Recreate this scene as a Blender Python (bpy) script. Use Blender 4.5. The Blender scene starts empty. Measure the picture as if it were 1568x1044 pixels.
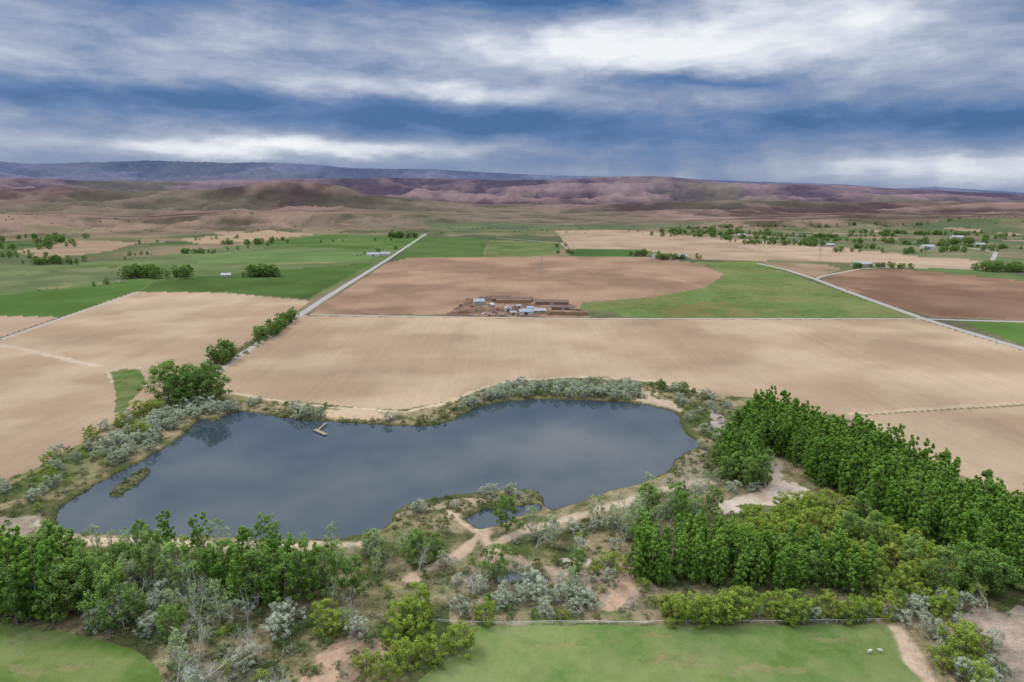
import bpy, bmesh, math, random
import numpy as np
from mathutils import Vector, Matrix
random.seed(7); rng=np.random.default_rng(7)
scene=bpy.context.scene
scene.view_settings.view_transform='Standard'; scene.view_settings.look='None'; scene.view_settings.exposure=0
HC=120.0; F=1045.0; PT=math.radians(12); CP,SP=math.cos(PT),math.sin(PT)
# ---------- layout helper: camera pixel coordinates -> metres on the ground ----------
def ray(u,v):
    x=(np.asarray(u,float)-784)/F; y=-(np.asarray(v,float)-522)/F
    return x, CP+y*SP, -SP+y*CP
def G(u,v,z=0.0):
    dx,dy,dz=ray(u,v); t=(HC-z)/(-dz); return float(dx*t),float(dy*t)
def P(pts,z=0.0): return np.array([G(a,b,z) for a,b in pts])
# ---------- noise ----------
T=rng.random((256,256))
def vn(x,y):
    xi=np.floor(x).astype(np.int64); yi=np.floor(y).astype(np.int64)
    fx=x-xi; fy=y-yi; fx=fx*fx*(3-2*fx); fy=fy*fy*(3-2*fy)
    a=T[xi&255,yi&255]; b=T[(xi+1)&255,yi&255]; c=T[xi&255,(yi+1)&255]; d=T[(xi+1)&255,(yi+1)&255]
    return (a*(1-fx)+b*fx)*(1-fy)+(c*(1-fx)+d*fx)*fy
def fbm(x,y,o=5,g=0.5):
    s=0;a=1;n=0
    x=np.asarray(x,float); y=np.asarray(y,float)
    for i in range(o):
        s=s+a*vn(x+17.3*i,y-9.1*i); n+=a; a*=g; x=x*2.03; y=y*2.03
    return s/n
def ridged(x,y,o=5):
    s=0;a=1;n=0
    for i in range(o):
        s=s+a*(1-np.abs(2*vn(x+31.7*i,y+5.3*i)-1)); n+=a; a*=0.55; x=x*2.1; y=y*2.1
    return s/n
def sst(x,a,b):
    t=np.clip((x-a)/(b-a),0,1); return t*t*(3-2*t)
def inpoly(x,y,p):
    r=np.zeros(x.shape,bool); n=len(p)
    for i in range(n):
        x1,y1=p[i]; x2,y2=p[(i+1)%n]
        if y1==y2: continue
        r^=((y1>y)!=(y2>y))&(x<(x2-x1)*(y-y1)/(y2-y1)+x1)
    return r
def pldist(x,y,p,closed=False):
    d=np.full(x.shape,1e9); n=len(p)
    for i in range(n if closed else n-1):
        ax,ay=p[i]; bx,by=p[(i+1)%n]; ex,ey=bx-ax,by-ay; L=ex*ex+ey*ey+1e-9
        t=np.clip(((x-ax)*ex+(y-ay)*ey)/L,0,1)
        d=np.minimum(d,np.hypot(x-ax-t*ex,y-ay-t*ey))
    return d
def smooth_poly(p,it=2):
    p=np.array(p,float)
    for _ in range(it):
        q=np.roll(p,-1,0); p=np.stack([0.75*p+0.25*q,0.25*p+0.75*q],1).reshape(-1,2)
    return p
def sdf(x,y,p):
    d=pldist(x,y,p,True); return np.where(inpoly(x,y,p),-d,d)
# ---------- lake ----------
WZ=-1.0
lake=smooth_poly(P([(83,792),(90,812),(130,816),(200,819),(300,821),(380,824),(440,826),(500,826),(560,818),(598,804),(606,780),(640,766),(700,757),(760,750),(822,749),(832,762),(838,782),(880,772),(920,756),(960,744),(1000,733),(1028,718),(1034,702),(1058,690),(1071,680),(1052,666),(1042,650),(1038,632),(1010,624),(975,618),(940,615),(880,612),(820,611),(780,614),(745,619),(715,630),(700,641),(670,651),(640,653),(590,651),(540,648),(500,644),(470,643),(440,641),(400,633),(375,630),(345,634),(330,647),(310,641),(295,650),(275,672),(240,692),(215,706),(190,720),(150,741),(120,760),(95,776)],WZ),1)
pond=smooth_poly(P([(712,792),(735,783),(775,778),(812,772),(830,775),(826,785),(790,790),(775,800),(745,810),(720,806)],WZ),1)
pud=smooth_poly(P([(760,880),(800,876),(840,884),(835,893),(790,893),(762,890)],WZ),1)
isl=smooth_poly(P([(166,758),(178,745),(198,730),(220,717),(234,721),(216,736),(196,751),(178,762)],WZ),1)
ABB=np.vstack([lake,pond,pud]); bx0,by0=ABB.min(0)-16; bx1,by1=ABB.max(0)+16
def water_s(x,y):
    x=np.atleast_1d(np.asarray(x,float)); y=np.atleast_1d(np.asarray(y,float))
    s=np.full(x.shape,16.0); m=(x>bx0)&(x<bx1)&(y>by0)&(y<by1)
    X=x[m];Y=y[m]
    if X.size:
        w=np.minimum(np.minimum(sdf(X,Y,lake),sdf(X,Y,pond)),sdf(X,Y,pud))
        w=np.maximum(w,-sdf(X,Y,isl)); w=w+(fbm(X/4,Y/4,3)-0.5)*3.0
        s[m]=np.minimum(w,16)
    return s
def prof_tan(u,v):
    dx,dy,dz=ray(u,v); return dz/np.hypot(dx,dy)
L0=([-600,0,120,200,270,400,520,640,700,800,1000,1150,1300,1568,2200],[328,329,333,339,332,326,327,329,337,343,343,340,336,335,335])
L1=([-600,0,100,200,330,430,520,560,650,750,900,1100,1300,1568,2200],[300,290,286,294,290,278,284,297,306,314,314,307,309,310,312])
L2=([-600,0,150,300,450,600,750,850,950,1030,1100,1250,1400,1568,2200],[274,272,276,278,274,272,275,275,271,271,279,283,290,297,300])
L3=([-600,0,60,150,250,400,550,700,850,1000,1150,1300,1370,1430,1568,2200],[250,247,251,247,245,248,255,261,269,272,277,283,289,286,295,297])
def layer(x,y,d,az,D,prof,s,sc,rough,seed,fall=1.2,var=0.10):
    uh=784+F*np.tan(az)*1.022
    Dl=D*(1+var*(fbm(az*9+seed,az*0+seed,3)-0.5))
    vv=np.interp(uh,prof[0],prof[1])
    zs=HC+Dl*prof_tan(uh,vv)
    q=d/Dl; t=np.clip((q-s)/(1-s),0,1)
    shp=t*(0.6+0.4*t)
    rr=ridged(x/sc+seed,y/sc-seed,6)
    z=zs*shp*(1-rough*np.clip(1.25*(0.95-rr)*2,0,1.2)*np.sin(np.pi*np.clip(t,0,1))**0.7)+zs*0.2*rough*(rr-0.6)*t
    z=np.where(q>1,z*np.clip(1-(q-1)*fall,0,1),z)
    return np.maximum(z,0),t,rr
def hfar(x,y):
    d=np.hypot(x,y); az=np.arctan2(x,y)
    o,to,ro=layer(x,y,d,az,2900,L0,0.84,170,0.75,21.3,0.5,0.06)
    a,ta,ra=layer(x,y,d,az,5000,L1,0.58,620,0.70,3.1)
    b,tb,rb=layer(x,y,d,az,9000,L2,0.52,1200,0.65,8.4)
    c,tc,rc=layer(x,y,d,az,16500,L3,0.50,2900,0.6,14.2)
    z=np.maximum(np.maximum(a,b),np.maximum(c,o))
    rr=np.where(z==c,rc,np.where(z==b,rb,np.where(z==a,ra,ro))); return z,rr
def hnear(x,y):
    s=water_s(x,y); d=np.hypot(x,y)
    und=(fbm(np.atleast_1d(x)/13,np.atleast_1d(y)/13,4)-0.5)*1.4*(1-sst(d,300,600))
    return np.clip(-1+s*0.42,-3,0)+und*np.clip((s-1)/6,0,1)
def hz(x,y):
    if math.hypot(x,y)>2350: return float(hfar(np.array([x]),np.array([y]))[0][0])
    return float(hnear(x,y)[0])
# ---------- ground sheet ----------
N1,N2,NC=740,360,1450
d1=1/np.linspace(1/88,1/2350,N1); d2=np.exp(np.linspace(math.log(2350),math.log(26000),N2+1))[1:]
dd=np.concatenate([d1,d2]); NR=len(dd)
azs=np.radians(np.linspace(-52,52,NC))
DD,AZ=np.meshgrid(dd,azs,indexing='ij'); X=(DD*np.sin(AZ)).ravel(); Y=(DD*np.cos(AZ)).ravel(); D=DD.ravel()
near=D<2352
Z=np.zeros_like(X); RR=np.full_like(X,0.5)
S=np.full_like(X,16.0)
S[near]=water_s(X[near],Y[near])
Z[near]=hnear(X[near],Y[near])
fz,fr=hfar(X[~near],Y[~near]); Z[~near]=fz; RR[~near]=fr
K=0.68
def lin(c):
    c=np.array(c,float)/255; return np.where(c<=0.04045,c/12.92,((c+0.055)/1.055)**2.4)
def C(*c): return lin(c)*K
col=np.zeros((len(X),3)); msk=np.zeros((len(X),3))
nA=fbm(X/9,Y/9,5)[:,None]; nB=fbm(X/40+5,Y/40,4)[:,None]; nC=fbm(X/300+9,Y/300,5)[:,None]
def mix(a,b,t): return a*(1-t)+b*t
scr=mix(C(96,100,66),C(160,146,114),sst(nA,0.36,0.64)); scr=mix(scr,C(90,110,56),sst(nB,0.5,0.7)*0.6)
pl=mix(C(112,116,84),C(154,136,114),sst(nC,0.35,0.65)); pl=mix(pl,C(86,98,74),sst(fbm(X/110,Y/400,4),0.45,0.65)[:,None]*0.8)
col[:]=mix(scr,pl,sst(D,450,900)[:,None]); msk[:,1]=1-sst(D,400,900)
# hills colours: pale eroded spurs, gullies darkened to paint in relief shade and brush
keys=[2350,3300,5200,8500,12500,17000]  # distance stops; colours turn blue with range, aerial haze painted into the albedo
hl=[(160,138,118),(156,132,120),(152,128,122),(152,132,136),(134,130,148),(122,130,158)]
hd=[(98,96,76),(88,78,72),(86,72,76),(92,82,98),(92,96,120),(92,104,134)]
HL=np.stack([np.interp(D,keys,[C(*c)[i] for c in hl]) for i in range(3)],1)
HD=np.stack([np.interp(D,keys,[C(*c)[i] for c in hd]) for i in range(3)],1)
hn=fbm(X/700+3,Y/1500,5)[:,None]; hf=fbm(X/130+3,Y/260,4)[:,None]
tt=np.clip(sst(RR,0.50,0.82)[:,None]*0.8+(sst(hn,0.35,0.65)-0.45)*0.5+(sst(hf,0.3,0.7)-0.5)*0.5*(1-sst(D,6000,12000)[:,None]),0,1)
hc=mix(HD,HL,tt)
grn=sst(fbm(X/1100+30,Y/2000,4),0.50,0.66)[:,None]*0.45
hc=mix(hc,mix(C(112,114,92),C(108,120,132),sst(D,8000,14000)[:,None]),grn)  # scrub green also goes blue-grey far off, painted haze
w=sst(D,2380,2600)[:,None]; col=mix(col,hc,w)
wx=(fbm(X/7+50,Y/7,3)-0.5); wy=(fbm(X/7,Y/7+50,3)-0.5)
def paint(pts,c,m=(0,0,0),warp=0.0,sm=0,c2=None,sc=60,cov=1.0):
    p=P(pts); 
    if sm: p=smooth_poly(p,sm)
    a=p.min(0)-warp-1; b=p.max(0)+warp+1
    k=np.where((X>a[0])&(X<b[0])&(Y>a[1])&(Y<b[1]))[0]
    if not len(k): return
    x=X[k]+wx[k]*warp*2; y=Y[k]+wy[k]*warp*2
    k=k[inpoly(x,y,p)]
    cc=C(*c)[None]
    if c2 is not None:
        t=sst(fbm(X[k]/sc+c[0],Y[k]/sc+c[1],5),0.34,0.66)[:,None]; cc=mix(cc,C(*c2)[None],t)
    col[k]=mix(col[k],cc,cov); msk[k]=m
def pline(pts,wd,c,m=(0,0.3,0),soft=0.6,jit=1.0,cov=1.0):
    p=P(pts); a=p.min(0)-wd*2-3; b=p.max(0)+wd*2+3
    k=np.where((X>a[0])&(X<b[0])&(Y>a[1])&(Y<b[1]))[0]
    d=pldist(X[k],Y[k],p)+wx[k]*wd*jit
    t=(1-sst(d,wd*(0.5-soft*0.3),wd*(0.5+soft*0.5)))*cov
    col[k]=mix(col[k],C(*c)[None]*(0.85+0.3*nA[k]),t[:,None]); msk[k]=mix(msk[k],np.array(m)[None],t[:,None])
TAN=(199,175,147); TB=(181,155,129)
# far plain patches
paint([(640,346),(800,345),(1000,345),(1100,347),(860,352),(700,356)],(116,122,92),c2=(100,110,86),sc=200)
paint([(1000,352),(1568,352),(1900,352),(1900,405),(1568,408),(1300,376),(1100,362)],(136,130,102),c2=(100,112,82),sc=120)
for a in range(40):
    u=random.uniform(1000,1750); v=random.uniform(353,378); wd=random.uniform(30,110); hgt=random.uniform(1.5,4)
    paint([(u,v),(u+wd,v+1.5),(u+wd+20,v+hgt+1),(u+10,v+hgt)],random.choice([(94,114,74),(170,150,126),(148,132,108),(90,110,74),(176,154,134),(82,102,66)]))
for a in range(20):
    u=random.uniform(-350,560); v=random.uniform(355,374); wd=random.uniform(30,120)
    paint([(u,v),(u+wd,v-1.5),(u+wd+10,v+1.5),(u+10,v+3)],random.choice([(94,112,72),(168,146,124),(146,132,108),(84,104,66),(160,138,116)]))
paint([(-500,372),(95,368),(60,392),(-500,420)],(112,120,84),c2=(80,102,64),sc=50)
paint([(20,384),(110,369),(215,370),(170,384),(60,398)],(168,146,122))
paint([(-600,405),(60,404),(200,398),(262,388),(390,372),(500,357),(655,361),(625,378),(590,398),(475,459),(345,448),(215,447),(90,486),(-600,560)],(118,130,90),c2=(104,122,76),sc=90)
paint([(270,366),(410,354),(490,358),(400,369),(310,374)],(180,156,130))
paint([(400,372),(500,360),(645,362),(615,380),(480,380)],(90,116,66),c2=(106,128,76),sc=90)
paint([(300,392),(420,384),(585,386),(560,402),(420,404),(300,402)],(114,134,86))
paint([(240,430),(420,414),(572,402),(470,458),(345,447),(215,446)],(92,116,66),c2=(82,104,58),sc=60)
paint([(-600,425),(60,414),(200,408),(190,430),(60,440),(-600,480)],(130,136,98),c2=(108,118,84),sc=60)
paint([(-600,500),(0,452),(215,428),(238,430),(205,448),(90,486),(-600,590)],(90,118,62),c2=(102,128,74),sc=80)
pline([(60,442),(130,437),(200,428)],4,(150,140,104)); pline([(0,424),(80,416),(190,408),(300,402)],4,(96,110,68)); pline([(300,412),(420,404),(560,400)],5,(142,140,100))
paint([(-600,540),(0,484),(92,485),(0,517),(-600,640)],(188,162,138))
paint([(640,366),(660,361),(748,366),(738,393),(606,396)],(90,114,68),c2=(102,120,74))
paint([(750,367),(862,371),(852,392),(740,393)],(102,122,76),c2=(128,130,88),sc=50)
paint([(850,353),(960,352),(1120,366),(1300,380),(1420,398),(1300,402),(1060,396),(975,381),(872,381)],(188,165,139),c2=(174,151,127),sc=80)
paint([(1120,376),(1260,378),(1510,400),(1520,414),(1370,410),(1230,396)],(194,169,144))
paint([(1260,372),(1568,386),(1900,402),(1900,412),(1568,402),(1400,392)],(114,126,88),c2=(142,136,108),sc=60)
paint([(1390,410),(1520,412),(1568,425),(1800,440),(1800,450),(1568,432)],(108,126,80))
paint([(870,382),(960,381),(976,393),(872,393)],(82,110,64))
# pivot field
paint([(592,402),(625,395),(880,392),(1000,394),(1075,404),(1109,420),(1080,441),(1000,456),(892,464),(884,480),(730,481),(475,481),(512,455)],(176,147,123),(0.5,0,0),c2=(156,128,107),sc=70)
paint([(1050,402),(1160,400),(1240,430),(1300,450),(1408,487),(960,487),(940,477),(884,474),(892,463),(1000,455),(1080,440),(1110,420),(1080,405)],(100,124,68),(0.3,0,1),c2=(124,130,82),sc=80)
paint([(1010,470),(1100,462),(1180,466),(1280,484),(1000,486)],(142,128,90),warp=20,sm=2,c2=(108,122,72),sc=30,cov=0.7)
pc=np.array(G(790,440)); 
k=np.where((Y>600)&(Y<1500)&(np.abs(X)<900)&(msk[:,0]>0.2))[0]
dr=np.hypot(X[k]-pc[0],Y[k]-pc[1]); rg=np.sin(dr/9)*0.03+np.where(np.abs(dr-250)<6,0.13,0)-np.where(np.abs(dr-185)<4,0.08,0)
col[k]*=(1+rg)[:,None]
paint([(1160,401),(1260,404),(1290,412),(1245,426),(1200,412)],(170,146,122),c2=(146,130,102))
paint([(1255,428),(1300,414),(1380,412),(1568,430),(2000,470),(2000,540),(1568,490),(1430,486),(1350,464)],(162,132,110),(0.4,0,0),c2=(136,108,90),sc=90)
paint([(1300,440),(1568,462),(1900,510),(1900,530),(1568,488),(1440,484)],(132,105,88),(0.4,0,0),c2=(146,118,100),sc=90)
paint([(1470,492),(1568,494),(2000,520),(2000,660),(1568,529)],(98,128,68))
# big tan fields
paint([(455,483),(900,488),(1410,489),(1568,537),(2100,690),(2100,1000),(1568,760),(1490,735),(1400,690),(1330,650),(1250,628),(1180,613),(1100,603),(1000,581),(900,576),(820,579),(760,586),(720,598),(680,615),(620,627),(560,625),(500,619),(440,612),(380,606),(340,597),(324,572),(370,541),(415,510)],TAN,(0.8,0,0),c2=TB,sc=70)
paint([(205,447),(345,448),(475,461),(440,486),(370,530),(318,560),(262,600),(228,615),(190,645),(130,682),(60,722),(0,748),(-500,960),(-500,700),(0,520)],TAN,(0.6,0,0),c2=TB,sc=60)
pline([(0,528),(60,540),(110,552),(150,560)],5,(210,190,168),(0.3,0,0))
paint([(160,572),(190,565),(214,566),(222,580),(216,598),(200,612),(192,630),(176,630),(178,600),(172,585)],(90,116,60),(0,0.6,1),warp=1.5,c2=(112,120,74),sc=8)
pline([(172,585),(165,569),(190,562),(214,564)],2.2,(206,186,160)); 
pline([(230,612),(190,640),(130,678),(60,718),(0,742),(-200,830)],3,(128,132,84))
# tracks in far
pline([(340,600),(440,616),(500,623),(620,631),(680,618),(720,601),(760,587),(820,580),(900,577),(1000,583),(1100,606)],3.2,(212,192,164))
pline([(345,605),(440,620),(500,628)],4,(150,138,100))
pline([(1310,634),(1420,627),(1568,617),(1900,596)],5.5,(210,188,162)); pline([(1310,636),(1420,629),(1568,620),(1900,600)],1.8,(120,120,74))
# sandy benches on the shore
paint([(495,627),(560,627),(600,634),(600,641),(520,643),(495,640)],(210,186,156),(0,.4,0),warp=2)
paint([(975,595),(1010,603),(1040,622),(1060,640),(1040,630),(1000,618),(972,612)],(206,186,160),(0,.4,0),warp=2)
paint([(1090,628),(1108,635),(1112,660),(1098,668),(1088,645)],(178,167,154),(0,.4,0),warp=2)
paint([(1060,680),(1080,690),(1085,725),(1060,740),(1010,745),(1030,720)],(158,148,122),(0,.7,0),warp=3)
pline([(76,824),(140,828),(220,831),(300,833),(380,835),(440,836),(500,836),(560,832)],5,(218,196,168)); pline([(-40,818),(0,815),(50,797),(62,815),(80,824)],4.5,(204,188,164))
paint([(-60,800),(0,792),(52,790),(60,812),(30,830),(-60,840)],(168,156,136),(0,.7,0),warp=3)
pline([(612,790),(650,778),(700,768),(760,762),(815,758)],4,(192,174,146),cov=.8)
pline([(690,786),(712,800),(738,815),(752,835),(768,865),(780,880)],5,(218,192,166)); pline([(740,815),(700,850),(660,870),(630,885)],3.4,(204,178,152))
pline([(752,835),(800,812),(850,800),(905,782),(960,768),(1020,748),(1075,738),(1100,735)],4.5,(208,188,162))
paint([(1085,775),(1130,765),(1165,750),(1180,735),(1215,738),(1235,752),(1228,775),(1190,775),(1150,772),(1110,785)],(218,202,184),(0,.4,0),warp=5,c2=(192,170,148),sc=6)
pline([(1180,740),(1190,715),(1180,700)],5,(210,192,172))
paint([(700,860),(780,850),(880,870),(960,865),(1000,900),(1010,945),(900,950),(820,950),(740,945),(690,900)],(180,160,140),(0,.8,0),warp=7,c2=(128,124,94),sc=7)
paint([(935,870),(985,872),(975,905),(950,935),(900,940),(925,910)],(208,176,148),(0,.4,0),warp=4,c2=(188,160,134),sc=6)
paint([(860,850),(905,855),(900,875),(860,880)],(198,182,166),(0,.4,0),warp=4)
paint([(690,925),(1010,935),(1010,952),(760,958),(690,955)],(164,148,120),(0,.6,0),warp=1.5,c2=(124,130,82),sc=8)
paint([(480,1000),(520,985),(560,960),(600,990),(610,1044),(600,1140),(440,1140),(450,1050)],(202,170,144),(0,.5,0),warp=4,c2=(160,142,118),sc=8)
paint([(300,1000),(420,1010),(450,1044),(440,1140),(240,1140),(270,1044)],(150,142,128),(0,1,0),warp=3,c2=(110,110,88),sc=5)
# pastures
paint([(724,958),(1372,955),(1384,985),(1412,1030),(1470,1120),(1500,1300),(500,1300),(600,1120),(640,1044),(700,1000)],(106,134,70),(0,0.18,1),warp=1.0,c2=(136,150,92),sc=14)
paint([(-400,960),(0,956),(60,958),(130,972),(200,992),(245,1020),(250,1060),(230,1300),(-400,1300)],(100,130,60),(0,0.18,1),warp=1.0,c2=(134,148,86),sc=12)
for (u,v,a,b) in [(1030,1012,60,9),(1180,1030,80,8),(860,985,70,5),(1290,975,40,5),(60,972,50,5),(70,1022,70,8),(980,975,60,4)]:
    paint([(u+a*math.cos(q_),v+b*math.sin(q_)) for q_ in np.linspace(0,6.28,14)[:-1]],(156,146,104),(0,.3,.6),warp=5,c2=(118,138,80),sc=4,cov=.65)
pline([(1372,960),(1384,985),(1410,1025),(1450,1075),(1500,1140)],3.6,(214,188,162)); pline([(1345,950),(1375,956),(1420,960)],2.5,(196,174,148))
paint([(1455,940),(1500,930),(1568,930),(1800,960),(1800,1200),(1600,1200),(1560,1060),(1520,985)],(190,168,152),(0,.6,0),warp=4,c2=(164,154,134),sc=9)
paint([(680,484),(715,458),(760,452),(860,460),(884,470),(905,486)],(168,138,116),(0,0.4,0),warp=4,c2=(122,98,84),sc=12)
# bank tint at the shoreline
k=np.where(S<3.2)[0]; t=(1-sst(S[k],0.3,3.2))[:,None]
col[k]=mix(col[k],C(92,98,60)[None],t*0.8); k=np.where(S<0.4)[0]; col[k]=C(70,66,48)
mesh=bpy.data.meshes.new("ground"); nv=len(X)
mesh.vertices.add(nv); mesh.vertices.foreach_set("co",np.stack([X,Y,Z],1).astype(np.float32).ravel())
ii=(np.arange(NR-1)[:,None]*NC+np.arange(NC-1)[None,:]).ravel()
q=np.stack([ii,ii+NC,ii+NC+1,ii+1],1)
nf=len(q); mesh.loops.add(nf*4); mesh.polygons.add(nf)
mesh.loops.foreach_set("vertex_index",q.astype(np.int32).ravel())
mesh.polygons.foreach_set("loop_start",(np.arange(nf)*4).astype(np.int32)); mesh.polygons.foreach_set("loop_total",np.full(nf,4,np.int32))
mesh.polygons.foreach_set("use_smooth",np.ones(nf,bool))
mesh.update(calc_edges=True)
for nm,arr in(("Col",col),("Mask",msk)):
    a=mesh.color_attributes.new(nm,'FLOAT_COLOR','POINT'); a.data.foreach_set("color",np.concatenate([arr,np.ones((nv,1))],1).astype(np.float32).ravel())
ground=bpy.data.objects.new("ground",mesh); scene.collection.objects.link(ground)
# ---------- materials ----------
class NT:
    def __init__(s,nt): s.t=nt; s.n=nt.nodes; s.l=nt.links
    def new(s,t,**k):
        n=s.n.new(t)
        for a,b in k.items(): setattr(n,a,b)
        return n
    def set(s,sock,v):
        if hasattr(v,'is_output'): s.l.new(v,sock)
        else: sock.default_value=v
    def M(s,op,a,b=0.0,c=0.0,clamp=False):
        n=s.new('ShaderNodeMath',operation=op,use_clamp=clamp); s.set(n.inputs[0],a); s.set(n.inputs[1],b); s.set(n.inputs[2],c); return n.outputs[0]
    def MR(s,v,a,b,c,d,smooth=False):
        n=s.new('ShaderNodeMapRange'); n.interpolation_type='SMOOTHSTEP' if smooth else 'LINEAR'
        for i,x in enumerate((v,a,b,c,d)): s.set(n.inputs[i],x)
        return n.outputs[0]
    def noise(s,vec,scale,detail=4,rough=0.5,dist=0.0):
        n=s.new('ShaderNodeTexNoise'); s.set(n.inputs['Vector'],vec); s.set(n.inputs['Scale'],scale); n.inputs['Detail'].default_value=detail; n.inputs['Roughness'].default_value=rough; n.inputs['Distortion'].default_value=dist; return n.outputs['Fac']
    def mixc(s,f,a,b,mode='MIX'):
        n=s.new('ShaderNodeMix',data_type='RGBA',blend_type=mode); s.set(n.inputs[0],f); s.set(n.inputs[6],a); s.set(n.inputs[7],b); return n.outputs[2]
    def scale(s,c,f):
        n=s.new('ShaderNodeVectorMath',operation='SCALE'); s.set(n.inputs[0],c); s.set(n.inputs[3],f); return n.outputs[0]
def newmat(name):
    m=bpy.data.materials.new(name); m.use_nodes=True; m.node_tree.nodes.clear(); t=NT(m.node_tree); o=t.new('ShaderNodeOutputMaterial'); return m,t,o
def c4(c): return (c[0],c[1],c[2],1)
m,t,o=newmat("ground_soil"); mesh.materials.append(m)
pos=t.new('ShaderNodeNewGeometry').outputs['Position']
ca=t.new('ShaderNodeVertexColor',layer_name="Col").outputs['Color']; ma=t.new('ShaderNodeVertexColor',layer_name="Mask").outputs['Color']
sep=t.new('ShaderNodeSeparateColor'); t.l.new(ma,sep.inputs[0])
mp=t.new('ShaderNodeMapping'); t.l.new(pos,mp.inputs['Vector']); mp.inputs['Rotation'].default_value=(0,0,math.radians(2.4)*-1); mp.inputs['Scale'].default_value=(0.22,0.0035,0.01)
mp2=t.new('ShaderNodeMapping'); t.l.new(pos,mp2.inputs['Vector']); mp2.inputs['Rotation'].default_value=(0,0,math.radians(-2.4)); mp2.inputs['Scale'].default_value=(0.045,0.004,0.01)
r1=t.MR(t.noise(mp.outputs[0],1,2,0.6),0.3,0.7,-0.055,0.055); r2=t.MR(t.noise(mp2.outputs[0],1,1,0.5),0.3,0.7,-0.04,0.04)
rows=t.M('MULTIPLY',t.M('ADD',r1,r2),sep.outputs[0])
n1=t.MR(t.noise(pos,1.3,4,0.7),0.25,0.75,-1,1); n2=t.MR(t.noise(pos,0.010,3,0.5),0.3,0.7,-0.15,0.15); n3=t.MR(t.noise(pos,0.28,2,0.6),0.3,0.7,-1,1)
sa=t.M('ADD',t.M('MULTIPLY',sep.outputs[1],0.42),0.06)
f=t.M('ADD',t.M('ADD',t.M('ADD',1.0,rows),n2),t.M('MULTIPLY',t.M('ADD',n1,t.M('MULTIPLY',n3,0.6)),sa))
base=t.scale(ca,f)
gm=t.M('MULTIPLY',sep.outputs[2],t.MR(t.noise(pos,0.09,4,0.7,0.5),0.4,0.7,0,0.5))
base=t.mixc(gm,base,(0.21,0.22,0.11,1))
pb=t.new('ShaderNodeBsdfDiffuse'); t.l.new(base,pb.inputs[0]); t.l.new(pb.outputs[0],o.inputs[0])
def simple(name,c,rough=0.8,var=0.2,sc=1.0,metal=0):
    m,t,o=newmat(name); pos=t.new('ShaderNodeNewGeometry').outputs['Position']
    n=t.MR(t.noise(pos,sc,3,0.6),0.3,0.7,1-var,1+var); pb=t.new('ShaderNodeBsdfPrincipled')
    t.l.new(t.scale(tuple(c),n),pb.inputs['Base Color']); pb.inputs['Roughness'].default_value=rough; pb.inputs['Metallic'].default_value=metal; t.l.new(pb.outputs[0],o.inputs[0]); return m
# water
m,t,o=newmat("lake_water"); pos=t.new('ShaderNodeNewGeometry').outputs['Position']
pb=t.new('ShaderNodeBsdfPrincipled'); wn=t.noise(pos,0.02,2)
t.l.new(t.mixc(wn,(0.028,0.044,0.060,1),(0.038,0.056,0.074,1)),pb.inputs['Base Color']); pb.inputs['Roughness'].default_value=0.02; pb.inputs['IOR'].default_value=1.55
bm=t.new('ShaderNodeBump'); bm.inputs['Strength'].default_value=0.12; bm.inputs['Distance'].default_value=0.03; t.l.new(t.noise(pos,1.2,2,0.6),bm.inputs['Height']); t.l.new(bm.outputs[0],pb.inputs['Normal']); t.l.new(pb.outputs[0],o.inputs[0])
def addmesh(name,v,f,mats,mi=None,smooth=False,parent=None,loc=None):
    me=bpy.data.meshes.new(name); me.from_pydata([tuple(a) for a in v],[],[tuple(a) for a in f])
    for x in mats: me.materials.append(x)
    if mi is not None: me.polygons.foreach_set("material_index",mi)
    if smooth: me.polygons.foreach_set("use_smooth",[True]*len(f))
    ob=bpy.data.objects.new(name,me); scene.collection.objects.link(ob)
    if parent: ob.parent=parent
    if loc: ob.location=loc
    return ob
a0=ABB.min(0)-4; a1=ABB.max(0)+4
addmesh("lake",[(a0[0],a0[1],WZ),(a1[0],a0[1],WZ),(a1[0],a1[1],WZ),(a0[0],a1[1],WZ)],[(0,1,2,3)],[m])
# ---------- vegetation ----------
def leafmat(name,ca,cb,tr=0.25):
    m,t,o=newmat(name); oi=t.new('ShaderNodeObjectInfo'); vc=t.new('ShaderNodeVertexColor',layer_name="Leaf"); s=t.new('ShaderNodeSeparateColor'); t.l.new(vc.outputs[0],s.inputs[0])
    c=t.mixc(t.M('ADD',t.M('MULTIPLY',oi.outputs['Random'],0.65),t.M('MULTIPLY',s.outputs[1],0.35)),c4(ca),c4(cb))
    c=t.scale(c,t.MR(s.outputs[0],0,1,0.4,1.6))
    d=t.new('ShaderNodeBsdfDiffuse'); tl=t.new('ShaderNodeBsdfTranslucent'); mx=t.new('ShaderNodeMixShader'); mx.inputs[0].default_value=tr
    t.l.new(c,d.inputs[0]); t.l.new(c,tl.inputs[0]); t.l.new(d.outputs[0],mx.inputs[1]); t.l.new(tl.outputs[0],mx.inputs[2]); t.l.new(mx.outputs[0],o.inputs[0]); return m
LM={'poplar':leafmat("poplar_leaves",(0.115,0.23,0.035),(0.18,0.30,0.055)),
 'cotton':leafmat("cottonwood_leaves",(0.12,0.22,0.045),(0.21,0.30,0.085)),
 'willow':leafmat("willow_leaves",(0.20,0.30,0.045),(0.31,0.35,0.075)),
 'olive':leafmat("olive_leaves",(0.30,0.34,0.23),(0.48,0.51,0.40)),
 'young':leafmat("young_leaves",(0.24,0.33,0.13),(0.32,0.39,0.19)),
 'sage':leafmat("sage_leaves",(0.20,0.23,0.12),(0.33,0.32,0.22)),
 'dark':leafmat("dark_leaves",(0.085,0.15,0.045),(0.14,0.21,0.07)),  # darker green leaf colour of the green shrubs
 'reed':leafmat("reed_leaves",(0.13,0.16,0.055),(0.25,0.245,0.12))}
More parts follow.
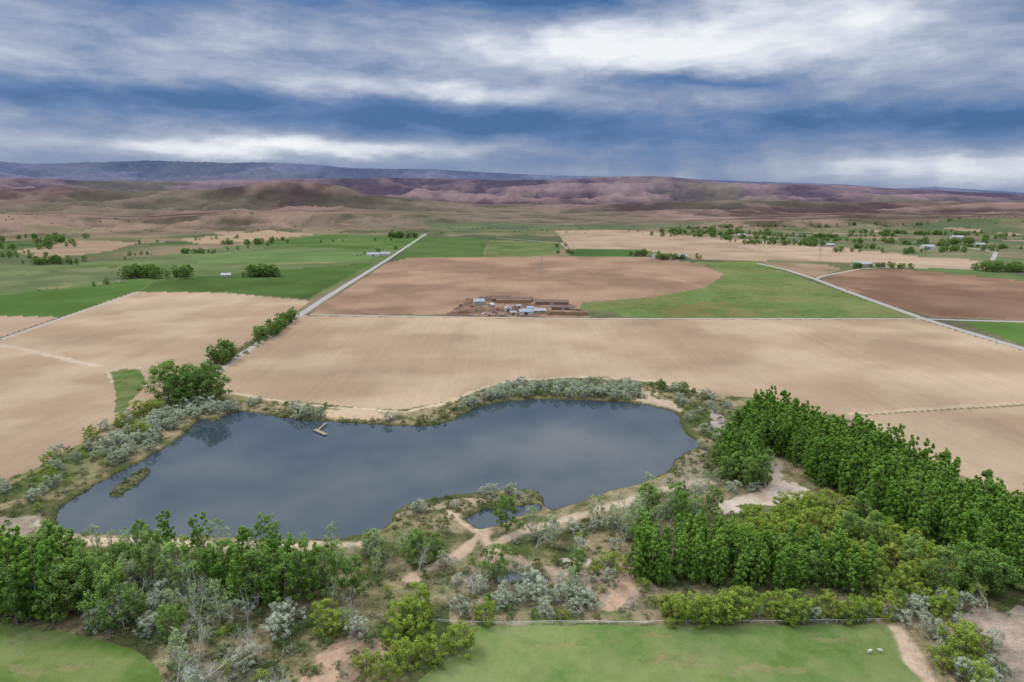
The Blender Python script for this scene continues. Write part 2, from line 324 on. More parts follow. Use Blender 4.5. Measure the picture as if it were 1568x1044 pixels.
bark=simple("bark",(0.22,0.185,0.15),0.9,0.3,4); pale=simple("pale_bark",(0.56,0.53,0.48),0.9,0.2,4)
def tube(V,Fc,pts,rad,n=5):
    b=len(V)
    for i,(p,r) in enumerate(zip(pts,rad)):
        dr=Vector(pts[min(i+1,len(pts)-1)])-Vector(pts[max(i-1,0)]); dr.normalize()
        a=dr.orthogonal().normalized(); c=dr.cross(a)
        for k in range(n):
            an=2*math.pi*k/n; V.append(tuple(Vector(p)+(a*math.cos(an)+c*math.sin(an))*r))
    for i in range(len(pts)-1):
        for k in range(n):
            Fc.append((b+i*n+k,b+i*n+(k+1)%n,b+(i+1)*n+(k+1)%n,b+(i+1)*n+k))
def leaves(centers,rads,per,size,rs,flat=0.8,hb=None):
    n=len(centers)*per; c=np.repeat(centers,per,0); r=np.repeat(rads,per)[:,None]
    dv=rs.normal(size=(n,3)); dv/=np.linalg.norm(dv,axis=1)[:,None]; dv[:,2]*=flat
    rad=r*(rs.random((n,1))**0.45); p=c+dv*rad
    nr=dv*0.9+rs.normal(size=(n,3))*0.5+np.array([0,0,0.5]); nr/=np.linalg.norm(nr,axis=1)[:,None]
    h=rs.normal(size=(n,3)); t1=np.cross(nr,h); t1/=np.linalg.norm(t1,axis=1)[:,None]; t2=np.cross(nr,t1)
    s=(size*(0.6+0.8*rs.random((n,1))))
    q=np.stack([p-t1*s*0.5,p+t2*s*0.33,p+t1*s*0.5,p-t2*s*0.33],1)
    cb=np.repeat(rs.random(len(centers)),per); hh=np.repeat(rs.random(len(centers)),per)
    br=0.15+0.42*cb+0.25*rs.random(n)+0.2*(rad[:,0]/r[:,0])*dv[:,2]  # leaves low in a clump darker: occlusion-like shade painted into their colour
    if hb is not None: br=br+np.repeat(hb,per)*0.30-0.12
    return q,np.clip(br,0,1),hh
def make_plant(name,H,R,mode,mats,ncl,per,size,crmin=0.18,clr=0.28,seed=0,trunk=0.02,limbs=7,flat=0.8,multi=1):
    rs=np.random.default_rng(seed); random.seed(seed); V=[];Fc=[]
    cs=[];rd=[]
    lob=rs.random(6)*6.28
    leaders=[(rs.normal()*R*0.3,rs.normal()*R*0.3,rs.uniform(0.8,1.0)) for _ in range(3)]
    while len(cs)<ncl:
        tt=rs.random(); an=rs.random()*6.283; ox=oy=0; hs=1.0
        if mode=='column':
            ox,oy,hs=leaders[rs.integers(3)]; pr=((1-tt)**0.6)*min(1,(tt+0.12)/0.3)**0.5; ox*=min(1,tt*2); oy*=min(1,tt*2)
        elif mode=='round': pr=math.sqrt(max(0,1-(1.75*tt-0.8)**2)) if tt<1 else 0
        else: pr=math.sqrt(max(0.02,1-tt**2))
        pr*=1+0.28*math.sin(an*2+lob[0]+tt*3)+0.20*math.sin(an*3+lob[1]-tt*5)
        rr=R*pr*(0.35+0.65*math.sqrt(rs.random()))
        z=H*(crmin+(1-crmin)*tt*hs*(0.95+0.08*rs.random()))
        if mode=='round': z+=H*0.05*math.sin(an*2+lob[2])
        cs.append((ox+rr*math.cos(an),oy+rr*math.sin(an),z)); rd.append(R*clr*(0.6+0.8*rs.random())*(1.0 if mode!='column' else (1.1-0.5*tt)))
    cs=np.array(cs); rd=np.array(rd)
    for m_ in range(multi):
        ox,oy=(0,0) if multi==1 else (rs.normal()*R*0.15,rs.normal()*R*0.15)
        top=(ox*3,oy*3,H*0.85); tr=H*trunk
        tube(V,Fc,[(ox,oy,-0.6),(ox*1.2,oy*1.2,H*0.15),(ox*1.6+rs.normal()*H*0.012,oy*1.6+rs.normal()*H*0.012,H*0.45),top],[tr*1.25,tr,tr*0.65,tr*0.12],6)
    for i in rs.choice(len(cs),min(limbs,len(cs)),replace=False):
        e=cs[i]; z0=max(H*0.1,e[2]*0.55); tube(V,Fc,[(0,0,z0),(e[0]*0.5,e[1]*0.5,z0+(e[2]-z0)*0.45),tuple(e)],[H*trunk*0.45,H*trunk*0.28,H*trunk*0.08],4)
    nb=len(Fc)
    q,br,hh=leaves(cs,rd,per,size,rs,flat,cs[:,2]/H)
    b=len(V); n=len(q); V=np.vstack([np.array(V),q.reshape(-1,3)])
    Fq=np.vstack([np.array(Fc),b+np.arange(n*4).reshape(-1,4)])
    me=bpy.data.meshes.new(name); me.vertices.add(len(V)); me.vertices.foreach_set("co",V.astype(np.float32).ravel())
    me.loops.add(len(Fq)*4); me.polygons.add(len(Fq)); me.loops.foreach_set("vertex_index",Fq.astype(np.int32).ravel())
    me.polygons.foreach_set("loop_start",(np.arange(len(Fq))*4).astype(np.int32)); me.polygons.foreach_set("loop_total",np.full(len(Fq),4,np.int32))
    for x in mats: me.materials.append(x)
    mi=np.zeros(len(Fq),np.int32); mi[nb:]=1; me.polygons.foreach_set("material_index",mi); me.update(calc_edges=True)
    a=me.color_attributes.new("Leaf",'FLOAT_COLOR','POINT'); cc=np.ones((len(V),4),np.float32)*0.5
    cc[b:,0]=np.repeat(br,4); cc[b:,1]=np.repeat(hh,4); a.data.foreach_set("color",cc.ravel())
    return me
def make_bare(name,H,seed,mat,leafm=None):
    rs=np.random.default_rng(seed); V=[];Fc=[]; tips=[]
    def br(p,d,L,r,dep):
        d=d.normalized(); k=3; pts=[p]; dd_=d
        for i in range(k):
            dd_=(dd_+Vector(rs.normal(size=3)*0.16)+Vector((0,0,0.05))).normalized(); pts.append(pts[-1]+dd_*L/k)
        tube(V,Fc,[tuple(a) for a in pts],[r,r*.85,r*.7,r*.5],4 if dep<3 else 3)
        if dep>=4: tips.append(tuple(pts[-1])); return
        for j in range(3):
            q=pts[1+j%3]; nd=(dd_+Vector(rs.normal(size=3))*0.55+Vector((0,0,0.25))).normalized(); br(q,nd,L*(0.52+0.25*rs.random()),r*0.5,dep+1)
    for s_ in range(2):
        br(Vector((rs.normal()*0.3,rs.normal()*0.3,-0.4)),Vector((rs.normal()*0.2,rs.normal()*0.2,1)),H*0.45,H*0.012,0)
    nb=len(Fc); tp=np.array(tips)
    tp=tp[rs.choice(len(tp),min(45,len(tp)),replace=False)]
    q,b_,hh=leaves(tp,np.full(len(tp),H*0.05),9 if leafm else 2,0.3,rs); b=len(V); n=len(q)
    V=np.vstack([np.array(V),q.reshape(-1,3)]); Fl=[tuple(x) for x in Fc]+[tuple(x) for x in (b+np.arange(n*4).reshape(-1,4))]
    me=bpy.data.meshes.new(name); me.from_pydata(V.tolist(),[],Fl); me.materials.append(mat); me.materials.append(leafm or LM['sage'])
    mi=np.zeros(len(Fl),np.int32); mi[nb:]=1; me.polygons.foreach_set("material_index",mi)
    a=me.color_attributes.new("Leaf",'FLOAT_COLOR','POINT'); cc=np.ones((len(V),4),np.float32)*0.5; cc[b:,0]=np.repeat(b_,4); cc[b:,1]=np.repeat(hh,4); a.data.foreach_set("color",cc.ravel()); return me
SPC={}
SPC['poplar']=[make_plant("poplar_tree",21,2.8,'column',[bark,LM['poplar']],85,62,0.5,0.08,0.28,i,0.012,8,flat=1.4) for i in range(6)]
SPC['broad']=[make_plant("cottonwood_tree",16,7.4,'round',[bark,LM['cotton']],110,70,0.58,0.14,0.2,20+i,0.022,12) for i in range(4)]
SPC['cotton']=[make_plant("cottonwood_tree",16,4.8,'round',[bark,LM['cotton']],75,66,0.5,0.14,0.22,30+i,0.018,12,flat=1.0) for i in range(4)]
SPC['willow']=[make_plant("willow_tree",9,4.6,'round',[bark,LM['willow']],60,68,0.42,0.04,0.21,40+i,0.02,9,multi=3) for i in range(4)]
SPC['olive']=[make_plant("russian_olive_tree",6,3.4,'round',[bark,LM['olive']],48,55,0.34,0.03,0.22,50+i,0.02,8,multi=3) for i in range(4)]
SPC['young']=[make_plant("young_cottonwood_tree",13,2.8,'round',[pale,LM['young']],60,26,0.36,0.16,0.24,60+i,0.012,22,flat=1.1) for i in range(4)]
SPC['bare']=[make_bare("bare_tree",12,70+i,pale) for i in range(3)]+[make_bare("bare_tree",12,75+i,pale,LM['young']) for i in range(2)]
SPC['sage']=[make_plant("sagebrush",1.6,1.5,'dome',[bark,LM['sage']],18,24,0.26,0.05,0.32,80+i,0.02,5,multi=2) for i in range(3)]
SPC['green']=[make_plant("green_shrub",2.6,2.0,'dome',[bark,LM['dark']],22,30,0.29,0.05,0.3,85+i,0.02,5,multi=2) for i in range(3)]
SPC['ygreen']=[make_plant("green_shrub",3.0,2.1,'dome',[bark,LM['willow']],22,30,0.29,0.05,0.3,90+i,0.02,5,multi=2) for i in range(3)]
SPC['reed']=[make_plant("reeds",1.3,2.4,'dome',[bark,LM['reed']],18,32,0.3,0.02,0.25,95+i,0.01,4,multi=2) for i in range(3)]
random.seed(11)
def put(kind,x,y,s=1.0,parent=None,sx=None,z=None):
    me=random.choice(SPC[kind]); ob=bpy.data.objects.new(me.name.split('.')[0],me); scene.collection.objects.link(ob)
    a=random.uniform(0.88,1.14)
    w_=s*(sx if sx else 1.0)
    ob.location=(x,y,(hz(x,y) if z is None else z)-0.1); ob.rotation_euler=(random.gauss(0,.03),random.gauss(0,.03),random.uniform(0,6.28)); ob.scale=(w_*a,w_*a*random.uniform(.9,1.1),s)
    if parent: ob.parent=parent
    return ob
def empty(name):
    e=bpy.data.objects.new(name,None); scene.collection.objects.link(e); return e
def pick(mixd):
    r=random.random()*sum(mixd.values())
    for k_,w_ in mixd.items():
        r-=w_
        if r<=0: return k_
    return k_
PATHS=[P(p_) for p_ in ([(76,824),(140,828),(300,833),(440,836),(560,832)],[(-40,818),(0,815),(50,797),(80,824)],[(690,786),(738,815),(768,865)],[(752,835),(850,800),(960,768),(1075,738)],[(1085,778),(1150,762),(1215,750)],[(1180,740),(1190,715)],[(955,880),(950,905),(915,935)],[(500,1010),(540,985)],[(740,815),(700,850),(650,875)],[(1372,960),(1410,1025),(1450,1075)])]
NI=0
def scatter(name,pts,sp,mixd,sr=(0.75,1.15),sx=None,shore=1.2,pathw=3.0,par=True,keep=1.0,clump=0):
    global NI
    p=P(pts); a=p.min(0); b=p.max(0); e=empty(name) if par else None
    xs=np.arange(a[0],b[0],sp); ys=np.arange(a[1],b[1],sp); gx,gy=np.meshgrid(xs,ys); gx=gx.ravel(); gy=gy.ravel()
    gx=gx+rng.uniform(-.5,.5,gx.shape)*sp; gy=gy+rng.uniform(-.5,.5,gy.shape)*sp
    k=inpoly(gx,gy,p)&(water_s(gx,gy)>shore)&(rng.random(gx.shape)<keep)
    if clump: k&=fbm(gx/clump,gy/clump,3)>0.47
    for l in PATHS: k&=pldist(gx,gy,l)>pathw
    gx=gx[k]; gy=gy[k]; zz=hnear(gx,gy)
    for x,y,z in zip(gx,gy,zz): put(pick(mixd),x,y,random.uniform(*sr),e,sx,z)
    NI+=len(gx)
scatter("poplar_grove",[(1108,702),(1150,650),(1165,640),(1250,672),(1350,708),(1420,748),(1500,800),(1568,820),(1760,905),(1760,975),(1568,915),(1500,890),(1420,850),(1350,805),(1300,765),(1245,745),(1220,715),(1170,690),(1152,735),(1100,742)],4.6,{'poplar':12,'cotton':.8},(0.72,1.08),1.12)
scatter("poplar_grove",[(955,862),(990,850),(1080,838),(1140,858),(1230,868),(1330,885),(1325,908),(1200,910),(1060,902),(960,890)],4.3,{'poplar':12,'cotton':1.2},(0.6,0.86),1.2)
scatter("willow_thicket",[(1150,800),(1230,775),(1290,775),(1350,820),(1430,860),(1500,900),(1510,925),(1340,920),(1330,880),(1230,858),(1140,845),(1110,820)],5.0,{'willow':7,'ygreen':1.5,'cotton':.7,'green':1},(0.6,1.0))
scatter("willow_hedge",[(1008,940),(1372,934),(1372,951),(1008,953)],3.3,{'willow':7,'olive':1,'green':1.5,'cotton':.5},(0.45,0.95))
scatter("cottonwood_grove",[(-160,895),(0,895),(120,890),(150,925),(120,955),(-160,960)],5.3,{'poplar':6,'cotton':5},(0.95,1.3))
scatter("cottonwood_grove",[(-60,862),(160,868),(300,866),(360,862),(350,880),(160,884),(-60,884)],5,{'cotton':4,'poplar':2,'young':2,'olive':1,'willow':1},(0.45,0.75))
scatter("cottonwood_grove",[(310,895),(420,885),(500,897),(520,925),(430,945),(330,935)],5.3,{'cotton':5,'poplar':4,'young':1},(0.75,1.1))
scatter("mixed_brush",[(130,890),(300,875),(320,940),(300,990),(200,975),(130,955)],5,{'olive':5,'bare':1,'young':2,'cotton':2,'green':1.5,'ygreen':1},(0.7,1.2))
scatter("mixed_brush",[(300,945),(500,935),(560,950),(540,985),(460,1000),(440,1044),(430,1100),(260,1100),(250,1010)],5,{'olive':3,'bare':2,'sage':3,'green':2.5,'ygreen':1,'young':1.2,'cotton':.6},(0.7,1.15),keep=.8)
scatter("young_cottonwood_stand",[(120,842),(600,842),(690,850),(720,862),(640,880),(520,878),(440,868),(120,862)],6.5,{'young':5,'cotton':2,'poplar':1,'bare':.7,'olive':1},(0.5,0.9))
scatter("cottonwood_grove",[(560,850),(600,842),(700,842),(725,858),(700,872),(600,872)],6.5,{'cotton':4,'young':2,'poplar':1},(0.55,0.75))
scatter("willow_thicket",[(590,960),(660,955),(725,985),(715,1025),(660,1035),(600,1025)],6,{'willow':6,'ygreen':1,'cotton':1},(0.7,1.15))
scatter("willow_thicket",[(500,965),(545,955),(555,1000),(520,1020)],5.5,{'willow':3,'olive':2},(0.8,1.1))
scatter("shore_brush",[(-150,800),(0,742),(100,692),(170,652),(220,622),(280,612),(372,618),(372,632),(330,632),(290,645),(230,690),(180,715),(120,757),(60,795),(-40,830)],5.2,{'olive':3.5,'sage':5,'reed':4,'green':3,'ygreen':1.8,'willow':.6},(0.6,1.05),shore=.8,keep=.85)
scatter("olive_thicket",[(150,700),(180,670),(230,640),(290,622),(370,622),(365,634),(330,634),(290,645),(240,680),(190,708)],6.2,{'olive':1},(0.8,1.15),shore=.8,keep=.85)
scatter("shore_brush",[(375,612),(500,622),(500,645),(440,642),(380,632)],4.5,{'olive':2,'sage':4,'green':3,'reed':3},(0.6,1.1),shore=.6)
scatter("shore_brush",[(520,642),(640,640),(700,612),(760,590),(900,582),(1000,588),(1100,606),(1130,640),(1110,690),(1075,740),(1020,750),(1040,700),(1085,675),(1050,640),(1030,612),(900,612),(745,622),(680,655),(520,655)],4.2,{'sage':5,'green':3,'reed':4,'olive':1.5,'ygreen':1},(0.6,1.1),shore=.4,keep=.9)
scatter("olive_thicket",[(700,628),(735,606),(800,592),(900,588),(980,592),(975,612),(880,608),(800,607),(750,614)],4.6,{'olive':6,'green':1},(0.65,1.05),shore=.8,keep=.85)
scatter("shore_trees",[(1000,590),(1060,594),(1130,606),(1150,640),(1120,650),(1060,610)],7,{'cotton':1,'green':3,'ygreen':1,'sage':3,'olive':1},(0.5,0.8),keep=.6)
scatter("shore_brush",[(600,805),(612,780),(650,765),(760,752),(832,750),(835,770),(770,775),(700,790),(690,815),(620,825)],3.4,{'sage':4,'green':2,'reed':4,'olive':1.0},(0.5,0.9),shore=.3,pathw=1.5)
scatter("shore_brush",[(165,762),(180,742),(225,715),(236,722),(200,750)],3,{'reed':5,'sage':2,'green':1},(0.6,1.0),shore=.2)
scatter("mixed_brush",[(640,880),(700,860),(740,815),(830,800),(900,782),(960,800),(1000,840),(960,860),(990,900),(1010,945),(740,950),(690,950),(650,930)],5.2,{'olive':5,'sage':6,'green':3,'ygreen':3,'bare':1,'young':.8,'cotton':.6,'reed':2},(0.55,1.0),keep=.7,shore=.6)
scatter("olive_thicket",[(770,905),(910,905),(930,935),(770,940)],5.5,{'olive':1},(0.8,1.1),keep=.75)
scatter("bare_tree_stand",[(850,800),(930,772),(1000,760),(1085,745),(1100,760),(1060,790),(960,815),(880,820)],6,{'bare':3,'olive':3,'young':2.5,'green':1},(0.6,.95))
scatter("bare_tree_stand",[(930,790),(1050,765),(1100,790),(1040,830),(950,840)],6.5,{'bare':2,'young':3,'cotton':2,'sage':2,'olive':2},(0.55,.9))
scatter("mixed_brush",[(1090,690),(1130,680),(1190,730),(1180,745),(1120,765),(1090,745)],6,{'cotton':3,'willow':1,'olive':3,'sage':2},(0.6,.95))
scatter("mixed_brush",[(1365,935),(1450,930),(1530,985),(1560,1060),(1500,1080),(1440,1050),(1395,990)],4.6,{'olive':3,'willow':2,'sage':5,'green':3},(0.6,1.0))
scatter("mixed_brush",[(1380,915),(1700,920),(1750,950),(1568,940),(1440,938),(1380,930)],6,{'olive':3,'bare':1,'sage':2,'green':2},(0.6,1.0))
scatter("sagebrush_scrub",[(-100,880),(600,860),(700,870),(980,850),(1020,945),(700,955),(560,1100),(260,1100),(240,990),(-100,950)],4.4,{'sage':5,'green':2,'reed':3,'ygreen':.8},(0.6,1.1),keep=.75)
scatter("sagebrush_scrub",[(1100,780),(1350,780),(1500,880),(1568,920),(1350,930),(1000,930),(960,860)],5,{'sage':3,'green':3,'ygreen':2},(0.7,1.3),keep=.7)
scatter("tree_row",[(322,558),(336,552),(352,540),(362,545),(345,562)],5.5,{'cotton':3,'green':1},(0.55,0.95))
scatter("tree_row",[(384,520),(408,508),(448,484),(456,489),(412,520),(392,528)],5.5,{'cotton':3,'broad':.6,'green':2},(0.45,0.85),keep=.9)
scatter("sagebrush_scrub",[(318,566),(330,552),(455,478),(462,484),(340,570)],6,{'green':1,'sage':2},(0.7,1.1),keep=.7)
# notable single trees
def single(kind,u,v,s,sx=None):
    x,y=G(u,v); return put(kind,x,y,s,None,sx)
for a in [('broad',258,614,1.45),('broad',284,617,1.1),('broad',300,612,1.3),('broad',322,615,1.45),('willow',139,672,.75),('cotton',345,552,1.0),('broad',1012,597,.42),('broad',1046,603,.5),('cotton',355,550,.8),
 ('cotton',775,815,.95),('young',815,830,1.0),('young',845,838,.9),('young',340,848,1.0),('young',150,846,.8),('cotton',640,868,.8),('cotton',540,915,.95),('bare',640,880,1.1),('bare',230,905,1.2),('bare',500,900,1.1),('bare',395,925,1.0),('bare',820,840,.9),
 ('willow',640,948,1.1),('willow',742,952,.75),('willow',590,1040,.8),('willow',560,1025,.6),('willow',935,880,.9),('cotton',1375,938,.45),('young',275,1035,1.0),('bare',400,1010,1.0),('olive',180,955,1.4),('olive',165,965,1.2),('bare',540,960,1.0),
 ('young',980,800,1.0),('young',1005,790,.9),('cotton',1150,745,.8),('cotton',1130,735,.8),('broad',1500,905,.9),('bare',1060,745,.9),('bare',1038,752,.8),('bare',905,790,.8)]: single(*a)
# distant trees
def dscatter(name,specs):
    e=empty(name)
    for u,v,n,w_,s in specs:
        x0,y0=G(u,v)
        for i in range(n):
            put(random.choice(['broad','broad','cotton']),x0+random.uniform(-w_,w_),y0+random.uniform(-.35,.35)*w_,s*random.uniform(.7,1.15),e,1.15)
dscatter("distant_trees",[(245,425,12,45,1.1),(275,424,4,15,.9),(398,423,9,28,1.05),(375,424,4,20,.6),(92,405,12,45,.9),(40,372,16,130,1.1),(10,380,16,150,1.1),(85,366,10,90,.9),(380,374,12,60,.9),(425,368,4,30,.7),(618,364,9,45,1.2),(610,364,4,30,1.0),(865,388,4,18,.6),(860,378,3,14,.6),(300,388,6,40,.6),(20,395,8,90,.8),
 (990,392,7,30,.9),(1010,396,5,40,.7),(1040,398,8,50,.7),(1150,366,12,80,.8),(1230,364,12,90,.8),(1060,362,12,110,.9),(1025,360,5,70,.8),(1185,374,11,90,.7),(1240,374,9,60,.8),(1320,362,12,110,.8),(1460,374,14,90,1.0),(1340,410,9,40,.6),(1365,411,6,30,.6),(1530,414,12,40,.9),(1550,416,12,40,1.0),(1100,358,20,150,1.2),(1290,386,6,40,.7),(1420,360,12,160,.8),(1520,366,10,110,.8),(1370,388,6,50,.7),(1420,386,8,70,.8),(1500,384,8,70,.8),(1325,372,8,70,.8)])
def hedge(name,a,b,n,kinds,s):
    e=empty(name); p0,p1=np.array(G(*a)),np.array(G(*b))
    for i in range(n):
        q_=p0+(p1-p0)*random.random()+np.array([random.gauss(0,5),random.gauss(0,8)]); put(random.choice(kinds),q_[0],q_[1],random.uniform(*s),e,1.3)
for a in [((1010,355),(1280,364),60),((1120,371),(1350,382),38),((1300,357),(1560,364),60),((1380,374),(1600,384),36),((1560,356),(1800,362),24),((1050,350.5),(1500,353),55),((1100,367),(1500,372),36)]: hedge("hedgerow",a[0],a[1],a[2],['broad','cotton'],(.35,.85))
for a in [((180,392),(330,386),30),((320,388),(440,372),22),((30,404),(200,398),20),((480,372),(600,368),10),((-100,395),(60,388),24),((50,446),(200,432),10),((540,392),(610,382),9),((200,374),(420,362),16)]: hedge("hedgerow",a[0],a[1],a[2],['olive','green','cotton'],(.4,.75))
e=empty("desert_shrubs")
for i in range(260):
    u=random.uniform(-60,1640); v=random.uniform(346,358); x,y=G(u,v); put('green',x,y,random.uniform(.8,1.8),e,1.5)
print("instances",NI)
# ---------- roads ----------
gravel=simple("gravel",(0.31,0.29,0.27),0.95,0.2,0.6); dirt=simple("dirt",(0.33,0.28,0.235),0.95,0.2,0.4)
def road(name,pts,w_,mat,z=0.08):
    p=P(pts); V=[];Fc=[]; q=[]
    for i in range(len(p)-1):
        n=max(2,int(np.linalg.norm(p[i+1]-p[i])/12))
        for k_ in range(n): q.append(p[i]+(p[i+1]-p[i])*k_/n)
    q.append(p[-1]); q=np.array(q)
    for i in range(len(q)):
        d=q[min(i+1,len(q)-1)]-q[max(i-1,0)]; d/=np.linalg.norm(d); nn=np.array([-d[1],d[0]]); ww=w_*random.uniform(.9,1.1)/2
        for sgn,zz in((-1.5,-0.05),(-1,z),(0,z+0.05),(1,z),(1.5,-0.05)): V.append((q[i][0]+nn[0]*ww*sgn,q[i][1]+nn[1]*ww*sgn,zz))
    for i in range(len(q)-1):
        for k_ in range(4): Fc.append((i*5+k_,i*5+k_+1,(i+1)*5+k_+1,(i+1)*5+k_))
    return addmesh(name,V,Fc,[mat])
road("gravel_road",[(452,487),(500,455),(592,398),(652,358)],6,gravel); road("dirt_track",[(332,570),(372,541),(418,510),(452,487)],4.5,dirt)
road("dirt_track",[(475,481.5),(680,485),(900,487.6),(1200,487.6),(1415,488.2)],4,dirt,0.1)
road("gravel_road",[(1160,403),(1205,413),(1248,427),(1300,447),(1415,488),(1568,534),(2000,668)],6.0,gravel,0.12)
road("gravel_road",[(1415,488),(1470,490),(1568,492.5),(1900,502)],5,gravel,0.14)
road("dirt_track",[(1248,427),(1262,422),(1320,411),(1400,408),(1540,414)],5,dirt,0.16)
road("dirt_track",[(0,520),(95,487),(212,447)],4,dirt); road("gravel_road",[(1430,372),(1490,380),(1525,386),(1520,398)],6,gravel)
road("dirt_track",[(760,364),(860,372),(870,382)],5,dirt)
# ---------- buildings ----------
glass=simple("window_glass",(0.04,0.05,0.06),0.15,0.1); white=simple("white_paint",(0.58,0.58,0.57),0.6,0.06); tanw=simple("tan_siding",(0.40,0.35,0.29),0.8,0.1); redw=simple("rust_steel",(0.22,0.12,0.09),0.8,0.25)
rblue=simple("blue_metal_roof",(0.27,0.33,0.40),0.45,0.1); rgray=simple("gray_metal_roof",(0.33,0.34,0.35),0.45,0.1); rbrown=simple("brown_shingle_roof",(0.16,0.11,0.09),0.9,0.2); rwhite=simple("white_metal_roof",(0.52,0.53,0.55),0.4,0.05); tyre=simple("tyre_rubber",(0.02,0.02,0.02),0.9,0.1); hay=simple("hay",(0.30,0.20,0.12),1,0.25,1.5); wood=simple("weathered_wood",(0.34,0.26,0.18),0.9,0.25,2); fpaint=simple("fence_paint",(0.8,0.8,0.78),.6,.05)
def boxv(V,Fc,MI,a,b,mi):
    k_=len(V); x0,y0,z0=a; x1,y1,z1=b
    V+= [(x0,y0,z0),(x1,y0,z0),(x1,y1,z0),(x0,y1,z0),(x0,y0,z1),(x1,y0,z1),(x1,y1,z1),(x0,y1,z1)]
    for f_ in((0,3,2,1),(4,5,6,7),(0,1,5,4),(1,2,6,5),(2,3,7,6),(3,0,4,7)): Fc.append(tuple(k_+i for i in f_)); MI.append(mi)
def house(name,u,v,L,W,H,rot,wall,roof,big=False):
    V=[];Fc=[];MI=[]; l,w_=L/2,W/2; rh=W*0.28; o_=0.5
    V+=[(-l,-w_,0),(l,-w_,0),(l,w_,0),(-l,w_,0),(-l,-w_,H),(l,-w_,H),(l,w_,H),(-l,w_,H),(-l,0,H+rh),(l,0,H+rh)]
    for f_ in((0,1,5,4),(2,3,7,6),(1,2,6,9,5),(3,0,4,8,7)): Fc.append(f_); MI.append(0)
    for s in(-1,1):
        k_=len(V); e_=H-o_*rh/w_; 
        V+=[(-l-o_,s*(w_+o_),e_+.04),(l+o_,s*(w_+o_),e_+.04),(l+o_,0,H+rh+.04),(-l-o_,0,H+rh+.04),(-l-o_,s*(w_+o_),e_+.24),(l+o_,s*(w_+o_),e_+.24),(l+o_,0,H+rh+.24),(-l-o_,0,H+rh+.24)]
        for f_ in((0,3,2,1),(4,5,6,7),(0,1,5,4),(1,2,6,5),(3,0,4,7)): Fc.append(tuple(k_+i for i in f_)); MI.append(1)
    if big: boxv(V,Fc,MI,(-2,-w_-.06,0.02),(2,-w_+.02,H*.8),3); boxv(V,Fc,MI,(-l-.06,-1.8,0.02),(-l+.02,1.8,H*.85),3)
    else:
        boxv(V,Fc,MI,(-.5,-w_-.06,0.02),(.5,-w_+.02,2.1),3)
        for x in(-l*.65,l*.4,l*.75): boxv(V,Fc,MI,(x-.6,-w_-.05,1),(x+.6,-w_+.02,2.2),2)
        boxv(V,Fc,MI,(l-.02,-.6,1),(l+.05,.6,2.2),2); boxv(V,Fc,MI,(l*.3,.7,H+rh*.3),(l*.3+.8,1.5,H+rh+1.0),0)
    ob=addmesh(name,V,Fc,[wall,roof,glass,rgray if wall is not white else rbrown],MI); x,y=G(u,v); ob.location=(x,y,0); ob.rotation_euler=(0,0,math.radians(rot)); return ob
for h in [("machine_shed",805,481,13,8,3.4,5,white,rblue,1),("machine_shed",778,476,11,7,3.2,92,white,rgray,1),("machine_shed",733,466,12,9,4,15,tanw,rgray,1),("farm_house",826,479,12,8,3,0,tanw,rgray,0),("storage_shed",752,470,7,5,3,60,tanw,rwhite,1),("storage_shed",785,482,6,4,3,20,white,rgray,1),("storage_shed",812,475,7,5,3,0,tanw,rblue,1),("storage_shed",740,459,8,5,3,-20,tanw,rbrown,1),("storage_shed",793,472,6,4,3,40,white,rgray,1),
 ("cattle_shed",845,466,38,8,3.2,-4,redw,rbrown,1),("cattle_shed",785,461,48,7,3,-2,redw,rbrown,1),("cattle_shed",862,474,24,7,3,-6,redw,rbrown,1),("farm_house",590,391,20,11,4,10,white,rgray,0),("machine_shed",572,392,24,12,4,5,white,rgray,1),("farm_house",1020,397,18,11,4,0,white,rbrown,0),("machine_shed",1042,396,24,12,5,12,tanw,rgray,1),("farm_house",1003,394,16,10,4,80,white,rgray,0),
 ("machine_shed",1318,408,30,14,5,4,tanw,rgray,1),("farm_house",1345,408,18,11,4,0,white,rbrown,0),("farm_house",347,424,14,9,3.5,10,tanw,rgray,0),("farm_house",205,425,12,8,3,0,tanw,rbrown,0),("farm_house",1135,362,24,12,5,0,tanw,rgray,0),("machine_shed",1420,381,28,14,6,0,white,rgray,1),("farm_house",1500,377,22,12,5,0,tanw,rgray,0),("machine_shed",1465,366,30,16,6,0,white,rgray,1),("farm_house",1270,377,20,12,4,15,tanw,rgray,0),("farm_house",1225,369,22,12,5,0,white,rbrown,0),("machine_shed",1545,412,20,11,4,0,tanw,rgray,1)]: house(*h)
def haystack(u,v,nx,ny,nz,rot):
    V=[];Fc=[];MI=[]
    for i in range(nx):
        for j in range(ny):
            for k_ in range(nz-(1 if random.random()<.25 else 0)):
                jx,jy=random.uniform(-.06,.06),random.uniform(-.06,.06); boxv(V,Fc,MI,(i*2.5+jx,j*1.3+jy,k_*1.25+.01),(i*2.5+2.42+jx,j*1.3+1.22+jy,k_*1.25+1.22),0)
    ob=addmesh("hay_stack",V,Fc,[hay]); x,y=G(u,v); ob.location=(x,y,0); ob.rotation_euler=(0,0,rot)
haystack(838,482,12,4,3,0); haystack(866,483,9,4,3,.05); haystack(760,464,16,4,3,0); haystack(872,476,5,8,2,0); haystack(700,480,6,3,2,.3)
paints=[simple("truck_paint_white",(0.7,0.7,0.7),.3,.02),simple("truck_paint_blue",(0.05,0.12,0.3),.3,.02),simple("truck_paint_red",(0.35,0.04,0.03),.3,.02)]
